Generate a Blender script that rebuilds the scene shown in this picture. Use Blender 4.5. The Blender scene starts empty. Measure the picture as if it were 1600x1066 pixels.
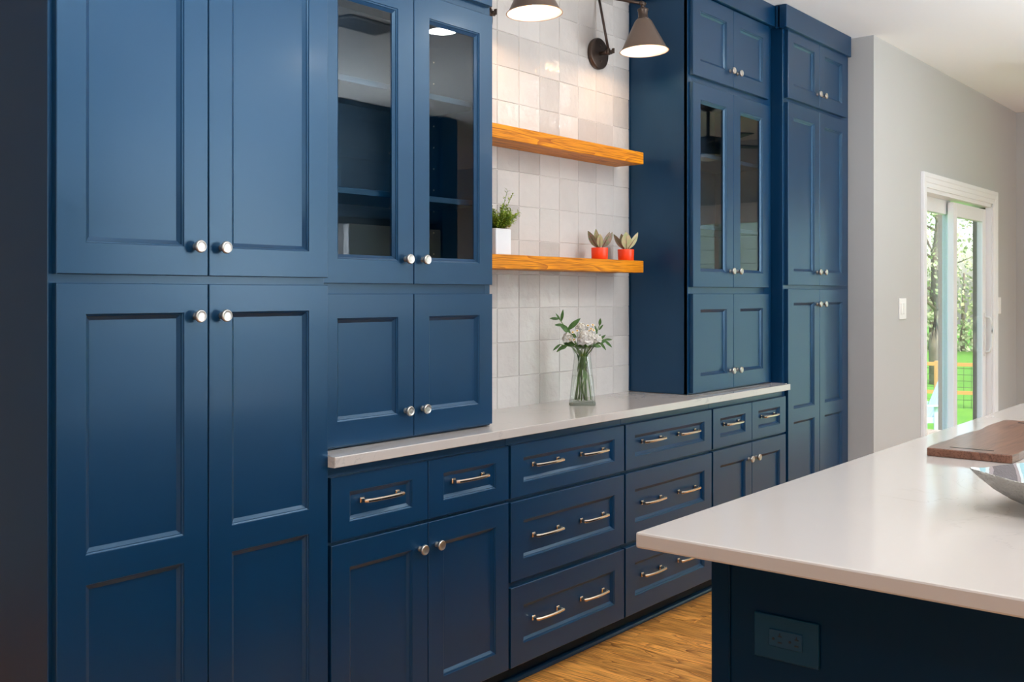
import bpy, bmesh, math, random
from mathutils import Vector, Matrix, Euler
random.seed(7)
PI = math.pi
S = bpy.context.scene
COL = S.collection

# ------------------------------------------------------------------ camera, world, lights, exposure
YAW = math.radians(39.178)
cam_d = bpy.data.cameras.new('camera'); cam = bpy.data.objects.new('camera', cam_d); COL.objects.link(cam)
cam.location = (0, 0, 1.36); cam.rotation_euler = (PI/2, 0, YAW - PI/2)
cam_d.sensor_width = 36; cam_d.lens = 36*1605/1600; cam_d.shift_y = -73.7/1600
cam_d.clip_start = .05; cam_d.clip_end = 400
S.camera = cam
S.view_settings.view_transform = 'Standard'; S.view_settings.look = 'None'
S.view_settings.gamma = 1; S.view_settings.use_curve_mapping = False
S.view_settings.exposure = 0.0

W = bpy.data.worlds.new('sky'); S.world = W; W.use_nodes = True
wn = W.node_tree.nodes; wl = W.node_tree.links
sky = wn.new('ShaderNodeTexSky'); sky.sky_type = 'NISHITA'; sky.sun_disc = False
sky.sun_elevation = math.radians(50); sky.sun_rotation = math.radians(200); sky.air_density = 1.0; sky.dust_density = 2.5
wl.new(sky.outputs[0], wn['Background'].inputs[0]); wn['Background'].inputs[1].default_value = 0.7

def light(name, typ, loc, rot, power, color=(1,1,1), **kw):
    d = bpy.data.lights.new(name, typ); d.energy = power; d.color = color
    for k, v in kw.items(): setattr(d, k, v)
    o = bpy.data.objects.new(name, d); o.location = loc; o.rotation_euler = rot; COL.objects.link(o)
    return o
light('sun', 'SUN', (0, 0, 20), Vector((.45, .35, -.82)).to_track_quat('-Z', 'Y').to_euler(), 5.0, (1, .96, .88), angle=.02)
# daylight entering through the living side and sink windows, plus added unseen lamps
light('daylight_living_window', 'AREA', (7.2, -4.97, 1.35), (PI/2, 0, 0), 30, (.92, .965, 1), shape='RECTANGLE', size=2.6, size_y=2.0)
light('daylight_sink_window', 'AREA', (3.95, -1.80, 1.80), (PI/2, 0, 0), 24, (.80, .91, 1), shape='RECTANGLE', size=1.7, size_y=1.3)
light('added_left_fill', 'AREA', (-3.17, 0.6, 1.5), (0, -PI/2, 0), 26, (.93, .97, 1), shape='RECTANGLE', size=1.4, size_y=2.2)  # added lamp against a solid wall, lifts the left-facing cabinet sides
light('added_uplight_kitchen', 'AREA', (1.3, .8, 1.55), (PI, 0, 0), 58, (.93, .975, 1), shape='DISK', size=.9)  # added unseen uplight, brightens the ceiling over the aisle
light('added_uplight_living', 'AREA', (4.9, -1.25, 1.25), (PI, 0, 0), 175, (.93, .975, 1), shape='DISK', size=1.8)  # added unseen uplight, softens light on the far ceiling and grey walls
CANS = [(1.6, .67), (4.1, .67), (6.2, .2), (-1.0, .67), (1.6, -.6), (4.1, -.6), (7.4, -1.8), (5.8, -3.2)]
CAN_W = 11

# ------------------------------------------------------------------ materials
def newmat(name):
    m = bpy.data.materials.new(name); m.use_nodes = True
    return m, m.node_tree.nodes, m.node_tree.links, m.node_tree.nodes['Principled BSDF']
def mat(name, col, rough=.5, metal=0, spec=.5, coat=0, bump=None, var=None, **kw):
    m, n, l, b = newmat(name)
    b.inputs['Base Color'].default_value = (*col, 1); b.inputs['Roughness'].default_value = rough
    b.inputs['Metallic'].default_value = metal; b.inputs['Specular IOR Level'].default_value = spec
    b.inputs['Coat Weight'].default_value = coat; b.inputs['Coat Roughness'].default_value = .1
    for k, v in kw.items(): b.inputs[k].default_value = v
    geo = n.new('ShaderNodeNewGeometry')
    if bump:
        t = n.new('ShaderNodeTexNoise'); t.inputs['Scale'].default_value = bump[0]; t.inputs['Detail'].default_value = 3
        l.new(geo.outputs['Position'], t.inputs['Vector'])
        bn = n.new('ShaderNodeBump'); bn.inputs['Strength'].default_value = bump[1]; bn.inputs['Distance'].default_value = bump[2]
        l.new(t.outputs[0], bn.inputs['Height']); l.new(bn.outputs[0], b.inputs['Normal'])
    if var:   # soft tonal mottling: (scale, other colour)
        t2 = n.new('ShaderNodeTexNoise'); t2.inputs['Scale'].default_value = var[0]; t2.inputs['Detail'].default_value = 4
        l.new(geo.outputs['Position'], t2.inputs['Vector'])
        r = n.new('ShaderNodeValToRGB'); r.color_ramp.elements[0].position = .35; r.color_ramp.elements[1].position = .65
        r.color_ramp.elements[0].color = (*col, 1); r.color_ramp.elements[1].color = (*var[1], 1)
        l.new(t2.outputs[0], r.inputs[0]); l.new(r.outputs[0], b.inputs['Base Color'])
    return m
BLUE = mat('blue_satin_paint', (.0002, .025, .074), .33, spec=.72, coat=.08, var=(1.6, (.0003, .0275, .080)))
BLUE.node_tree.nodes['Principled BSDF'].inputs['Coat Roughness'].default_value = .13
BLUE.node_tree.nodes['Principled BSDF'].inputs['Specular Tint'].default_value = (.50, .79, 1, 1)
BLUEIN = mat('blue_cabinet_interior', (.010, .045, .09), .45)
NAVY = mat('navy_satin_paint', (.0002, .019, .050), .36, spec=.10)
BLACK = mat('black_gap', (.003, .003, .004), .8)
NICKEL = mat('satin_nickel', (.58, .545, .50), .36, 1)
NICKELW = mat('warm_nickel', (.80, .70, .58), .18, 1)
BRONZE = mat('oil_rubbed_bronze', (.085, .060, .048), .36, .7, bump=(60, .1, .002))
SHADE = mat('brushed_bronze_shade', (.20, .145, .115), .40, .65)
RIMGLOW = mat('warm_glow_rim', (.75, .36, .12), .3, .6)  # orange colour holds the warm tile light bounced onto the shade lip
SHADEIN = mat('white_enamel', (.95, .93, .9), .4)
WALLM = mat('warm_grey_wall_paint', (.47, .465, .455), .65, bump=(90, .04, .002))
CEILM = mat('white_ceiling_paint', (.85, .885, .92), .75)
TRIM = mat('white_trim_paint', (.82, .82, .84), .3)
PLASTIC = mat('white_plastic', (.85, .84, .82), .35)
ORANGE = mat('orange_glazed_pot', (.95, .058, .006), .35)
WPOT = mat('white_ceramic', (.82, .82, .84), .3)
SOIL = mat('potting_soil', (.03, .018, .01), .9)
STEEL = mat('stainless_steel', (.55, .56, .58), .28, 1)
SLOTM = mat('socket_slot', (.001, .001, .002), .7)

def emis(name, col, s):
    m, n, l, b = newmat(name)
    b.inputs['Base Color'].default_value = (.9, .9, .9, 1)
    b.inputs['Emission Color'].default_value = (*col, 1); b.inputs['Emission Strength'].default_value = s
    return m
BULB = emis('lit_bulb', (1, .80, .55), 22)
CANLENS = emis('lit_can_lens', (1, .93, .82), 6)

def glass(name, tint=(1, 1, 1), ior=1.5, boost=1.0, rough=0.0):
    m, n, l, b = newmat(name); n.remove(b)
    tr = n.new('ShaderNodeBsdfTransparent'); tr.inputs[0].default_value = (*tint, 1)
    gl = n.new('ShaderNodeBsdfGlossy'); gl.inputs['Roughness'].default_value = rough
    geo = n.new('ShaderNodeNewGeometry'); dt = n.new('ShaderNodeVectorMath'); dt.operation = 'DOT_PRODUCT'
    l.new(geo.outputs['Normal'], dt.inputs[0]); l.new(geo.outputs['Incoming'], dt.inputs[1])
    def mth(op, a_, b_):
        q = n.new('ShaderNodeMath'); q.operation = op
        for i, v in enumerate((a_, b_)):
            if v is None: continue
            if isinstance(v, (int, float)): q.inputs[i].default_value = v
            else: l.new(v, q.inputs[i])
        return q.outputs[0]
    F0 = min(.5, ((ior-1)/(ior+1))**2*boost)
    sch = mth('ADD', mth('MULTIPLY', mth('POWER', mth('SUBTRACT', 1.0, mth('ABSOLUTE', dt.outputs['Value'], None)), 5.0), 1-F0), F0)
    mx = n.new('ShaderNodeMixShader'); l.new(sch, mx.inputs[0])
    l.new(tr.outputs[0], mx.inputs[1]); l.new(gl.outputs[0], mx.inputs[2])
    l.new(mx.outputs[0], n['Material Output'].inputs[0])
    return m
GLASS = glass('window_glass', (.97, .985, .975), 1.5, .8)
CABGLASS = glass('cabinet_door_glass', (.80, .84, .84), 1.5, .9)
VASEGLASS = glass('vase_glass', (.975, .99, .975), 1.5, 1.5)
WATER = glass('water', (.985, .995, .985), 1.33, 1.0)

def quartz():
    m, n, l, b = newmat('pale_quartz')
    geo = n.new('ShaderNodeNewGeometry')
    t = n.new('ShaderNodeTexNoise'); t.inputs['Scale'].default_value = 3.2; t.inputs['Detail'].default_value = 8; t.inputs['Distortion'].default_value = 1.4
    l.new(geo.outputs['Position'], t.inputs['Vector'])
    r = n.new('ShaderNodeValToRGB'); e = r.color_ramp.elements
    e[0].position = .492; e[0].color = (.51, .463, .43, 1); e[1].position = .508; e[1].color = (.51, .463, .43, 1)
    x = r.color_ramp.elements.new(.5); x.color = (.42, .388, .365, 1)
    l.new(t.outputs[0], r.inputs[0])
    t2 = n.new('ShaderNodeTexNoise'); t2.inputs['Scale'].default_value = 1.7
    l.new(geo.outputs['Position'], t2.inputs['Vector'])
    r2 = n.new('ShaderNodeValToRGB'); r2.color_ramp.elements[0].position = .48; r2.color_ramp.elements[1].position = .6
    l.new(t2.outputs[0], r2.inputs[0])
    mx = n.new('ShaderNodeMixRGB'); mx.inputs[1].default_value = (.52, .473, .44, 1)
    l.new(r2.outputs[0], mx.inputs[0]); l.new(r.outputs[0], mx.inputs[2]); l.new(mx.outputs[0], b.inputs['Base Color'])
    b.inputs['Roughness'].default_value = .09; b.inputs['Specular IOR Level'].default_value = .65
    return m
QUARTZ = quartz()

def tilem():
    m, n, l, b = newmat('glossy_handmade_tile')
    geo = n.new('ShaderNodeNewGeometry'); oi = n.new('ShaderNodeObjectInfo')
    r = n.new('ShaderNodeValToRGB'); e = r.color_ramp.elements
    e[0].position = 0; e[0].color = (.49, .455, .425, 1); e[1].position = .25; e[1].color = (.575, .535, .50, 1)
    x = e.new(1); x.color = (.63, .59, .555, 1)
    l.new(oi.outputs['Random'], r.inputs[0])
    t = n.new('ShaderNodeTexNoise'); t.inputs['Scale'].default_value = 9; t.inputs['Detail'].default_value = 3
    add = n.new('ShaderNodeVectorMath'); add.operation = 'ADD'
    mul = n.new('ShaderNodeVectorMath'); mul.operation = 'SCALE'; mul.inputs['Scale'].default_value = 7
    cb = n.new('ShaderNodeCombineXYZ')
    for i in range(3): l.new(oi.outputs['Random'], cb.inputs[i])
    l.new(cb.outputs[0], mul.inputs[0]); l.new(geo.outputs['Position'], add.inputs[0]); l.new(mul.outputs[0], add.inputs[1])
    l.new(add.outputs[0], t.inputs['Vector'])
    mxc = n.new('ShaderNodeMixRGB'); mxc.blend_type = 'MULTIPLY'; mxc.inputs[0].default_value = .25
    l.new(r.outputs[0], mxc.inputs[1]); l.new(t.outputs[0], mxc.inputs[2]); 
    r3 = n.new('ShaderNodeValToRGB'); r3.color_ramp.elements[0].position = .3; r3.color_ramp.elements[0].color = (.8, .8, .8, 1); r3.color_ramp.elements[1].position = .55
    l.new(t.outputs[0], r3.inputs[0]); l.new(r3.outputs[0], mxc.inputs[2]); l.new(mxc.outputs[0], b.inputs['Base Color'])
    t3 = n.new('ShaderNodeTexNoise'); t3.inputs['Scale'].default_value = 16; t3.inputs['Detail'].default_value = 4
    l.new(add.outputs[0], t3.inputs['Vector'])
    bn = n.new('ShaderNodeBump'); bn.inputs['Strength'].default_value = .55; bn.inputs['Distance'].default_value = .012
    l.new(t3.outputs[0], bn.inputs['Height']); l.new(bn.outputs[0], b.inputs['Normal'])
    b.inputs['Roughness'].default_value = .07
    return m
TILE = tilem()
GROUT = mat('pale_grout', (.60, .555, .52), .8)

def woodm(name, cols, stretch, ring, rough=.35, axis=0, gscale=14, dark=.5, coat=0.2, spec=.5):
    """oak-like grain along world axis (0=X, 1=Y)."""
    m, n, l, b = newmat(name)
    geo = n.new('ShaderNodeNewGeometry'); oi = n.new('ShaderNodeObjectInfo')
    mul = n.new('ShaderNodeMath'); mul.operation = 'MULTIPLY'; mul.inputs[1].default_value = 37.0
    l.new(oi.outputs['Random'], mul.inputs[0])
    cb = n.new('ShaderNodeCombineXYZ')
    for i in range(3): l.new(mul.outputs[0], cb.inputs[i])
    mp = n.new('ShaderNodeMapping'); sc = [ring]*3; sc[axis] = ring/stretch
    mp.inputs['Scale'].default_value = sc
    l.new(geo.outputs['Position'], mp.inputs['Vector'])
    add = n.new('ShaderNodeVectorMath'); l.new(mp.outputs[0], add.inputs[0]); l.new(cb.outputs[0], add.inputs[1])
    t = n.new('ShaderNodeTexNoise'); t.inputs['Scale'].default_value = 1; t.inputs['Detail'].default_value = 1.5; t.inputs['Distortion'].default_value = .25
    l.new(add.outputs[0], t.inputs['Vector'])
    m2 = n.new('ShaderNodeMath'); m2.operation = 'MULTIPLY'; m2.inputs[1].default_value = gscale; l.new(t.outputs[0], m2.inputs[0])
    fr = n.new('ShaderNodeMath'); fr.operation = 'FRACT'; l.new(m2.outputs[0], fr.inputs[0])
    r = n.new('ShaderNodeValToRGB'); e = r.color_ramp.elements
    e[0].position = 0; e[0].color = (*cols[1], 1); e[1].position = 1; e[1].color = (*cols[0], 1)
    x = e.new(.18); x.color = (*cols[0], 1); y = e.new(.8); y.color = tuple(.5*(cols[0][i]+cols[1][i]) for i in range(3))+(1,)
    l.new(fr.outputs[0], r.inputs[0])
    mp2 = n.new('ShaderNodeMapping'); s2 = [260]*3; s2[axis] = 7; mp2.inputs['Scale'].default_value = s2
    l.new(geo.outputs['Position'], mp2.inputs['Vector'])
    t2 = n.new('ShaderNodeTexNoise'); t2.inputs['Scale'].default_value = 1; t2.inputs['Detail'].default_value = 2
    l.new(mp2.outputs[0], t2.inputs['Vector'])
    r2 = n.new('ShaderNodeValToRGB'); r2.color_ramp.elements[0].position = .36; r2.color_ramp.elements[0].color = (dark, dark*.85, dark*.7, 1)
    r2.color_ramp.elements[1].position = .52
    l.new(t2.outputs[0], r2.inputs[0])
    mx = n.new('ShaderNodeMixRGB'); mx.blend_type = 'MULTIPLY'; mx.inputs[0].default_value = 1
    l.new(r.outputs[0], mx.inputs[1]); l.new(r2.outputs[0], mx.inputs[2])
    # per-plank tone
    r4 = n.new('ShaderNodeValToRGB'); r4.color_ramp.elements[0].color = (.78, .76, .74, 1); r4.color_ramp.elements[1].color = (1.12, 1.1, 1.08, 1)
    l.new(oi.outputs['Random'], r4.inputs[0])
    mx2 = n.new('ShaderNodeMixRGB'); mx2.blend_type = 'MULTIPLY'; mx2.inputs[0].default_value = 1
    l.new(mx.outputs[0], mx2.inputs[1]); l.new(r4.outputs[0], mx2.inputs[2]); l.new(mx2.outputs[0], b.inputs['Base Color'])
    b.inputs['Roughness'].default_value = rough; b.inputs['Coat Weight'].default_value = coat; b.inputs['Coat Roughness'].default_value = .15
    b.inputs['Specular IOR Level'].default_value = spec
    return m
OAKFLOOR = woodm('amber_oak_floor', ((.99, .47, .115), (.36, .12, .025)), 7, 6.5, .33, 1, 12, .38, .0, .3)
SHELFW = woodm('orange_stained_oak', ((.93, .35, .004), (.52, .14, .002)), 9, 9, .45, 0, 9, .55, 0, .25)
WALNUT = woodm('walnut_board', ((.20, .085, .050), (.09, .034, .022)), 8, 7, .28, 0, 7, .6, .25)
DECKW = woodm('grey_deck_boards', ((.45, .38, .30), (.30, .25, .20)), 9, 4, .7, 0, 6, .7, 0)

def leafm(name, c1, c2, scale=60, rough=.45):
    return mat(name, c1, rough, var=(scale, c2))
LEAF = leafm('dark_green_leaf', (.035, .10, .012), (.07, .17, .025))
STEM = leafm('green_stem', (.07, .17, .02), (.13, .26, .04))
HERB = leafm('yellow_green_herb', (.24, .36, .02), (.44, .52, .06), 120)
TWOTONE = leafm('pink_veined_leaf', (.15, .20, .09), (.30, .16, .12), 90)
PALELEAF = leafm('pale_green_leaf', (.38, .44, .20), (.55, .42, .25), 70)
DARKRED = mat('dark_red_vein', (.16, .025, .02), .5)
PETAL = mat('cream_petal', (.97, .92, .82), .6, **{'Subsurface Weight': .35, 'Subsurface Scale': .02, 'Subsurface Radius': (1, .9, .7)}, var=(60, (.99, .96, .90)))
YELLOW = mat('yellow_flower_centre', (.75, .42, .03), .7)
GRASS = mat('bright_lawn', (.085, .30, .008), .9, var=(2.5, (.14, .37, .015)))
BARK = mat('grey_brown_bark', (.16, .12, .09), .9, var=(6, (.26, .21, .16)))
SPRING = mat('spring_foliage', (.40, .46, .22), .8, var=(.8, (.52, .55, .34)))
CEDAR = mat('orange_cedar', (.62, .30, .08), .7)
WIRE = mat('dark_wire', (.05, .06, .05), .6)
WCHAIR = mat('white_painted_outdoor_wood', (.62, .74, .82), .5)
OLIVE = mat('olive_siding', (.16, .145, .10), .7)
BROWNP = mat('brown_post_paint', (.15, .11, .08), .7)
PALESIDE = mat('pale_green_siding', (.62, .72, .68), .6)

# ------------------------------------------------------------------ mesh helpers
class MB:
    """collects geometry for ONE object"""
    def __init__(s): s.v = []; s.f = []; s.m = []; s.mi = 0; s.sm = []
    def add(s, vs, fs, smooth=False):
        o = len(s.v); s.v += [tuple(v) for v in vs]
        for f in fs: s.f.append(tuple(i+o for i in f)); s.m.append(s.mi); s.sm.append(smooth)
    def box(s, x0, x1, y0, y1, z0, z1, c=0.0):
        if c <= 0:
            v = [(x, y, z) for z in (z0, z1) for y in (y0, y1) for x in (x0, x1)]
            s.add(v, [(0, 2, 3, 1), (4, 5, 7, 6), (0, 1, 5, 4), (2, 6, 7, 3), (0, 4, 6, 2), (1, 3, 7, 5)]); return
        bm = bmesh.new()
        bmesh.ops.create_cube(bm, size=1)
        for v in bm.verts:
            v.co = Vector(((x0+x1)/2+v.co.x*(x1-x0), (y0+y1)/2+v.co.y*(y1-y0), (z0+z1)/2+v.co.z*(z1-z0)))
        bmesh.ops.bevel(bm, geom=list(bm.edges), offset=c, segments=2 if c > .0025 else 1, affect='EDGES', profile=.5)
        s.bm(bm)
    def bm(s, bm, smooth=False):
        bm.verts.index_update(); s.add([v.co[:] for v in bm.verts], [[v.index for v in f.verts] for f in bm.faces], smooth); bm.free()
    def lathe(s, prof, n=24, M=None, smooth=True, cap0=True, cap1=True):
        """prof = [(r, z)...] about Z"""
        vs = []; fs = []
        for r, z in prof:
            for k in range(n):
                a = 2*PI*k/n; vs.append(Vector((r*math.cos(a), r*math.sin(a), z)))
        for i in range(len(prof)-1):
            for k in range(n):
                k2 = (k+1) % n; fs.append((i*n+k, i*n+k2, (i+1)*n+k2, (i+1)*n+k))
        if M is not None: vs = [M @ v for v in vs]
        s.add(vs, fs, smooth)
        o = len(s.v)-len(vs)
        if cap0: s.f.append(tuple(o+k for k in reversed(range(n)))); s.m.append(s.mi); s.sm.append(False)
        if cap1: s.f.append(tuple(o+(len(prof)-1)*n+k for k in range(n))); s.m.append(s.mi); s.sm.append(False)
    def tube(s, pts, r, n=8, smooth=True, caps=True, flat=1.0):
        pts = [Vector(p) for p in pts]; rs = r if isinstance(r, (list, tuple)) else [r]*len(pts)
        up = Vector((0, 0, 1)); vs = []
        for i, p in enumerate(pts):
            t = (pts[min(i+1, len(pts)-1)] - pts[max(i-1, 0)]).normalized()
            a = t.cross(up)
            if a.length < 1e-3: a = t.cross(Vector((0, 1, 0)))
            a.normalize(); b = a.cross(t).normalized()
            for k in range(n):
                q = 2*PI*(k+.5)/n; vs.append(p + a*math.cos(q)*rs[i] + b*math.sin(q)*rs[i]*flat)
        fs = []
        for i in range(len(pts)-1):
            for k in range(n):
                k2 = (k+1) % n; fs.append((i*n+k, i*n+k2, (i+1)*n+k2, (i+1)*n+k))
        if caps: fs += [tuple(reversed(range(n))), tuple((len(pts)-1)*n+k for k in range(n))]
        s.add(vs, fs, smooth)
    def build(s, name, mats, parent=None, loc=None):
        me = bpy.data.meshes.new(name); me.from_pydata(s.v, [], s.f)
        if not isinstance(mats, (list, tuple)): mats = [mats]
        for m in mats: me.materials.append(m)
        me.polygons.foreach_set('material_index', s.m); me.polygons.foreach_set('use_smooth', s.sm)
        bm = bmesh.new(); bm.from_mesh(me); bmesh.ops.recalc_face_normals(bm, faces=bm.faces); bm.to_mesh(me); bm.free()
        me.update()
        return link(name, me, parent, loc)
def link(name, me, parent=None, loc=None, rot=None):
    o = bpy.data.objects.new(name, me); COL.objects.link(o)
    if parent: o.parent = parent
    if loc is not None: o.location = loc
    if rot is not None: o.rotation_euler = rot
    return o
def tag(o, label=None, cat=None, group=None, kind=None):
    if label: o['label'] = label
    if cat: o['category'] = cat
    if group: o['group'] = group
    if kind: o['kind'] = kind
    return o
def thing(name, loc, label, cat, group=None, rz=0):
    o = bpy.data.objects.new(name, None); o.empty_display_size = .1; COL.objects.link(o)
    o.location = loc; o.rotation_euler = (0, 0, rz); return tag(o, label, cat, group)
def bx(name, m, parent, x0, x1, y0, y1, z0, z1, c=0.0):
    b = MB(); b.box(x0, x1, y0, y1, z0, z1, c); return b.build(name, m, parent)
def struct(name, m, *boxes, label=None):
    b = MB()
    for q in boxes: b.box(*q)
    o = b.build(name, m); tag(o, label or name.replace('_', ' '), None, None, 'structure'); return o

# ------------------------------------------------------------------ room shell
CZ = 2.80; WB = 2.575
floor_o = struct('floor', OAKFLOOR, (-3.3, 9.0, -5.1, 2.6, -.12, -.012), (-3.3, 1.3, 2.6, 4.7, -.12, -.001), label='amber oak strip floor')
struct('ceiling', CEILM, (-3.3, 9.0, -5.1, 2.7, CZ, CZ+.1), (-3.3, 1.3, 2.7, 4.7, CZ, CZ+.1), label='flat white painted ceiling')
wall_b = struct('wall_back', [WALLM], (1.096, 5.70, WB, WB+.12, -.02, CZ), label='wall behind the blue cabinets, white tiled between them')
struct('wall_return', WALLM, (5.70, 5.82, 2.17, WB+.12, -.02, CZ), label='short warm grey wall return beside the far tall cabinet')
DX0, DX1, DZ = 6.60, 8.14, 2.025
struct('wall_garden', WALLM, (5.70, DX0, 2.05, 2.17, -.02, CZ), (DX1, 8.97, 2.05, 2.17, -.02, CZ), (DX0, DX1, 2.05, 2.17, DZ, CZ),
       label='warm grey wall with the white sliding door')
WY0, WY1, WZ0, WZ1 = -1.5, 1.1, .06, 2.12
struct('wall_right', WALLM, (8.85, 8.97, WY1, 2.05, -.02, CZ), (8.85, 8.97, -5.1, WY0, -.02, CZ), (8.85, 8.97, WY0, WY1, WZ1, CZ), (8.85, 8.97, WY0, WY1, -.02, WZ0),
       label='warm grey end wall at the right edge')
struct('wall_added_hall', WALLM, (-3.3, 1.3, 4.6, 4.7, -.02, CZ), (1.2, 1.3, WB+.12, 4.6, -.02, CZ), label='unseen hall wall added to dim the near pantry side')  # added unlit hall, keeps the reflection in the pantry side dim
struct('wall_front', WALLM, (-3.3, 5.9, -5.12, -5.0, -.02, CZ), (8.5, 9.0, -5.12, -5.0, -.02, CZ), (5.9, 8.5, -5.12, -5.0, 2.35, CZ), (5.9, 8.5, -5.12, -5.0, -.02, .35), label='wall of the living side behind the camera')
struct('wall_left', WALLM, (-3.32, -3.2, -5.0, 4.7, -.02, CZ), label='wall behind the camera')
struct('wall_partition', CEILM, (-3.2, 6.30, -1.98, -1.86, -.02, CZ), label='partition wall behind the opposite cabinets')
struct('baseboard_garden', TRIM, (5.70, 6.51, 2.034, 2.05, 0, .12), (8.23, 8.85, 2.034, 2.05, 0, .12), label='white baseboard either side of the sliding door')
struct('baseboard_right', TRIM, (8.834, 8.85, -5, 2.03, 0, .12), label='white baseboard on the end wall')
# window in the end wall
wn1 = bpy.data.objects.new('window_1', None); COL.objects.link(wn1); wn1.location = (8.9, (WY0+WY1)/2, WZ0); tag(wn1, 'white framed window in the end wall', None, None, 'structure')
hw = (WY1-WY0)/2; hh = WZ1-WZ0
b = MB(); b.box(-.07, -.045, -hw-.08, hw+.08, -.08, 0); b.box(-.07, -.045, -hw-.08, hw+.08, hh, hh+.09); b.box(-.07, -.045, -hw-.08, -hw, 0, hh); b.box(-.07, -.045, hw, hw+.08, 0, hh)
b.build('casing', TRIM, wn1)
b = MB()
for y in (-hw+.02, 0, hw-.02): b.box(-.02, .02, y-.025, y+.025, 0, hh)
for z in (.02, hh-.02): b.box(-.02, .02, -hw, hw, z-.025, z+.025)
b.build('sash', TRIM, wn1)
bx('glass_pane', GLASS, wn1, -.004, .0, -hw+.045, -.025, .045, hh-.045); bx('glass_pane', GLASS, wn1, -.004, 0, .025, hw-.045, .045, hh-.045)
# valance above that window
t = thing('window_valance', (8.77, (WY0+WY1)/2, 2.02), 'pale cornice box over the end wall window', 'valance')
b = MB(); b.box(-.04, .02, -hw-.1, hw+.1, 0, .16, .004); b.build('cornice_board', TRIM, t)
bx('lip', TRIM, t, -.055, .02, -hw-.11, hw+.11, .16, .18, .003)

# oak floor strips near the aisle (children of the floor)
PW = .0826
strip_mesh = {}
def strip(L):
    if L not in strip_mesh:
        b = MB(); b.box(-PW/2+.0006, PW/2-.0006, -L/2+.0008, L/2-.0008, -.012, 0, .0008)
        o = b.build('plank', OAKFLOOR, floor_o); strip_mesh[L] = o.data; return o
    return link('plank', strip_mesh[L], floor_o)
nst = 0
far = MB()
for i in range(int(9/PW)):
    x = -.2+PW*(i+.5); y = 2.6 - random.uniform(.2, .9)
    first = True
    while y > -5.0:
        L = random.choice((.5, .7, .9, 1.1)) if not first else round(2.6-y, 1)
        if first: yy = 2.6 - L/2; y = 2.6-L; first = False
        else: yy = y - L/2; y -= L
        if 1.9 < x < 5.2 and yy+L/2 > .6 and nst < 290:
            o = strip(L); o.location = (x, yy, random.uniform(-.0003, .0003)); nst += 1
        else:
            far.box(x-PW/2+.0006, x+PW/2-.0006, yy-L/2+.001, yy+L/2-.001, -.012, 0)
for i in range(36):
    x = -.2-PW*(i+.5); far.box(x-PW/2+.0006, x+PW/2-.0006, -5, 2.6, -.012, 0)
tag(far.build('floor_strips', OAKFLOOR, floor_o), kind='stuff')

# wall tiles (children of the back wall)
TP = .1348
bx('grout_bed', GROUT, wall_b, 2.60, 4.02, 2.5605, 2.576, .90, CZ)
tm = None
b = MB(); b.box(-TP/2+.0009, TP/2-.0009, -.004, .004, -TP/2+.0009, TP/2-.0009, .0016)
tile0 = b.build('tile', TILE, wall_b); tm = tile0.data; used = False
ci = MB(); ci.box(-TP/2*.5+.001, TP/2*.5-.001, -.004, .004, -TP/2+.001, TP/2-.001, .0016)
for r in range(15):
    zc = 1.034 - TP/2 + TP*r
    if zc+TP/2 > CZ: break
    for c in range(11):
        xc = 3.992 - TP/2 - TP*c
        if xc < 2.62: continue
        o = tile0 if not used else link('tile', tm, wall_b); used = True
        o.location = (xc, 2.562+random.uniform(-.0006, .0006), zc)
        o.rotation_euler = (random.gauss(0, .006), 0, random.gauss(0, .006))

# ------------------------------------------------------------------ hardware meshes
def my(loc): return Matrix.Translation(loc) @ Matrix.Rotation(PI/2, 4, 'X')     # lathe axis Z -> -Y
b = MB(); b.lathe([(.0085, 0), (.0085, .003), (.0068, .006), (.0062, .012), (.0085, .016), (.0145, .0175), (.0155, .020), (.0155, .0232), (.0140, .0262), (.0125, .0268), (.0118, .0263), (.0060, .0266), (.0003, .0267)], 28, Matrix.Rotation(PI/2, 4, 'X'))
KNOB = b.build('tmp', NICKEL).data
b = MB()
for sx in (-1, 1):
    b.box(sx*.070-.0085, sx*.070+.0085, -.0035, 0, -.0085, .0085, .0015)
    b.box(sx*.070-.0055, sx*.070+.0055, -.022, -.003, -.0052, .0052, .001)
pts = [(-.078, -.020, 0), (-.070, -.0255, 0)]+[(x/100, -.027-.0045*math.cos(x/6.4*PI/2), 0) for x in (-6, -4.5, -3, -1.5, 0, 1.5, 3, 4.5, 6)]+[(.070, -.0255, 0), (.078, -.020, 0)]
b.tube(pts, [.0052, .0064]+[.0060]*9+[.0064, .0052], 8, False, flat=.95)
PULL = b.build('tmp', NICKELW).data
for nme in ('tmp', 'tmp.001'):
    bpy.data.objects.remove(bpy.data.objects[nme])

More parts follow.
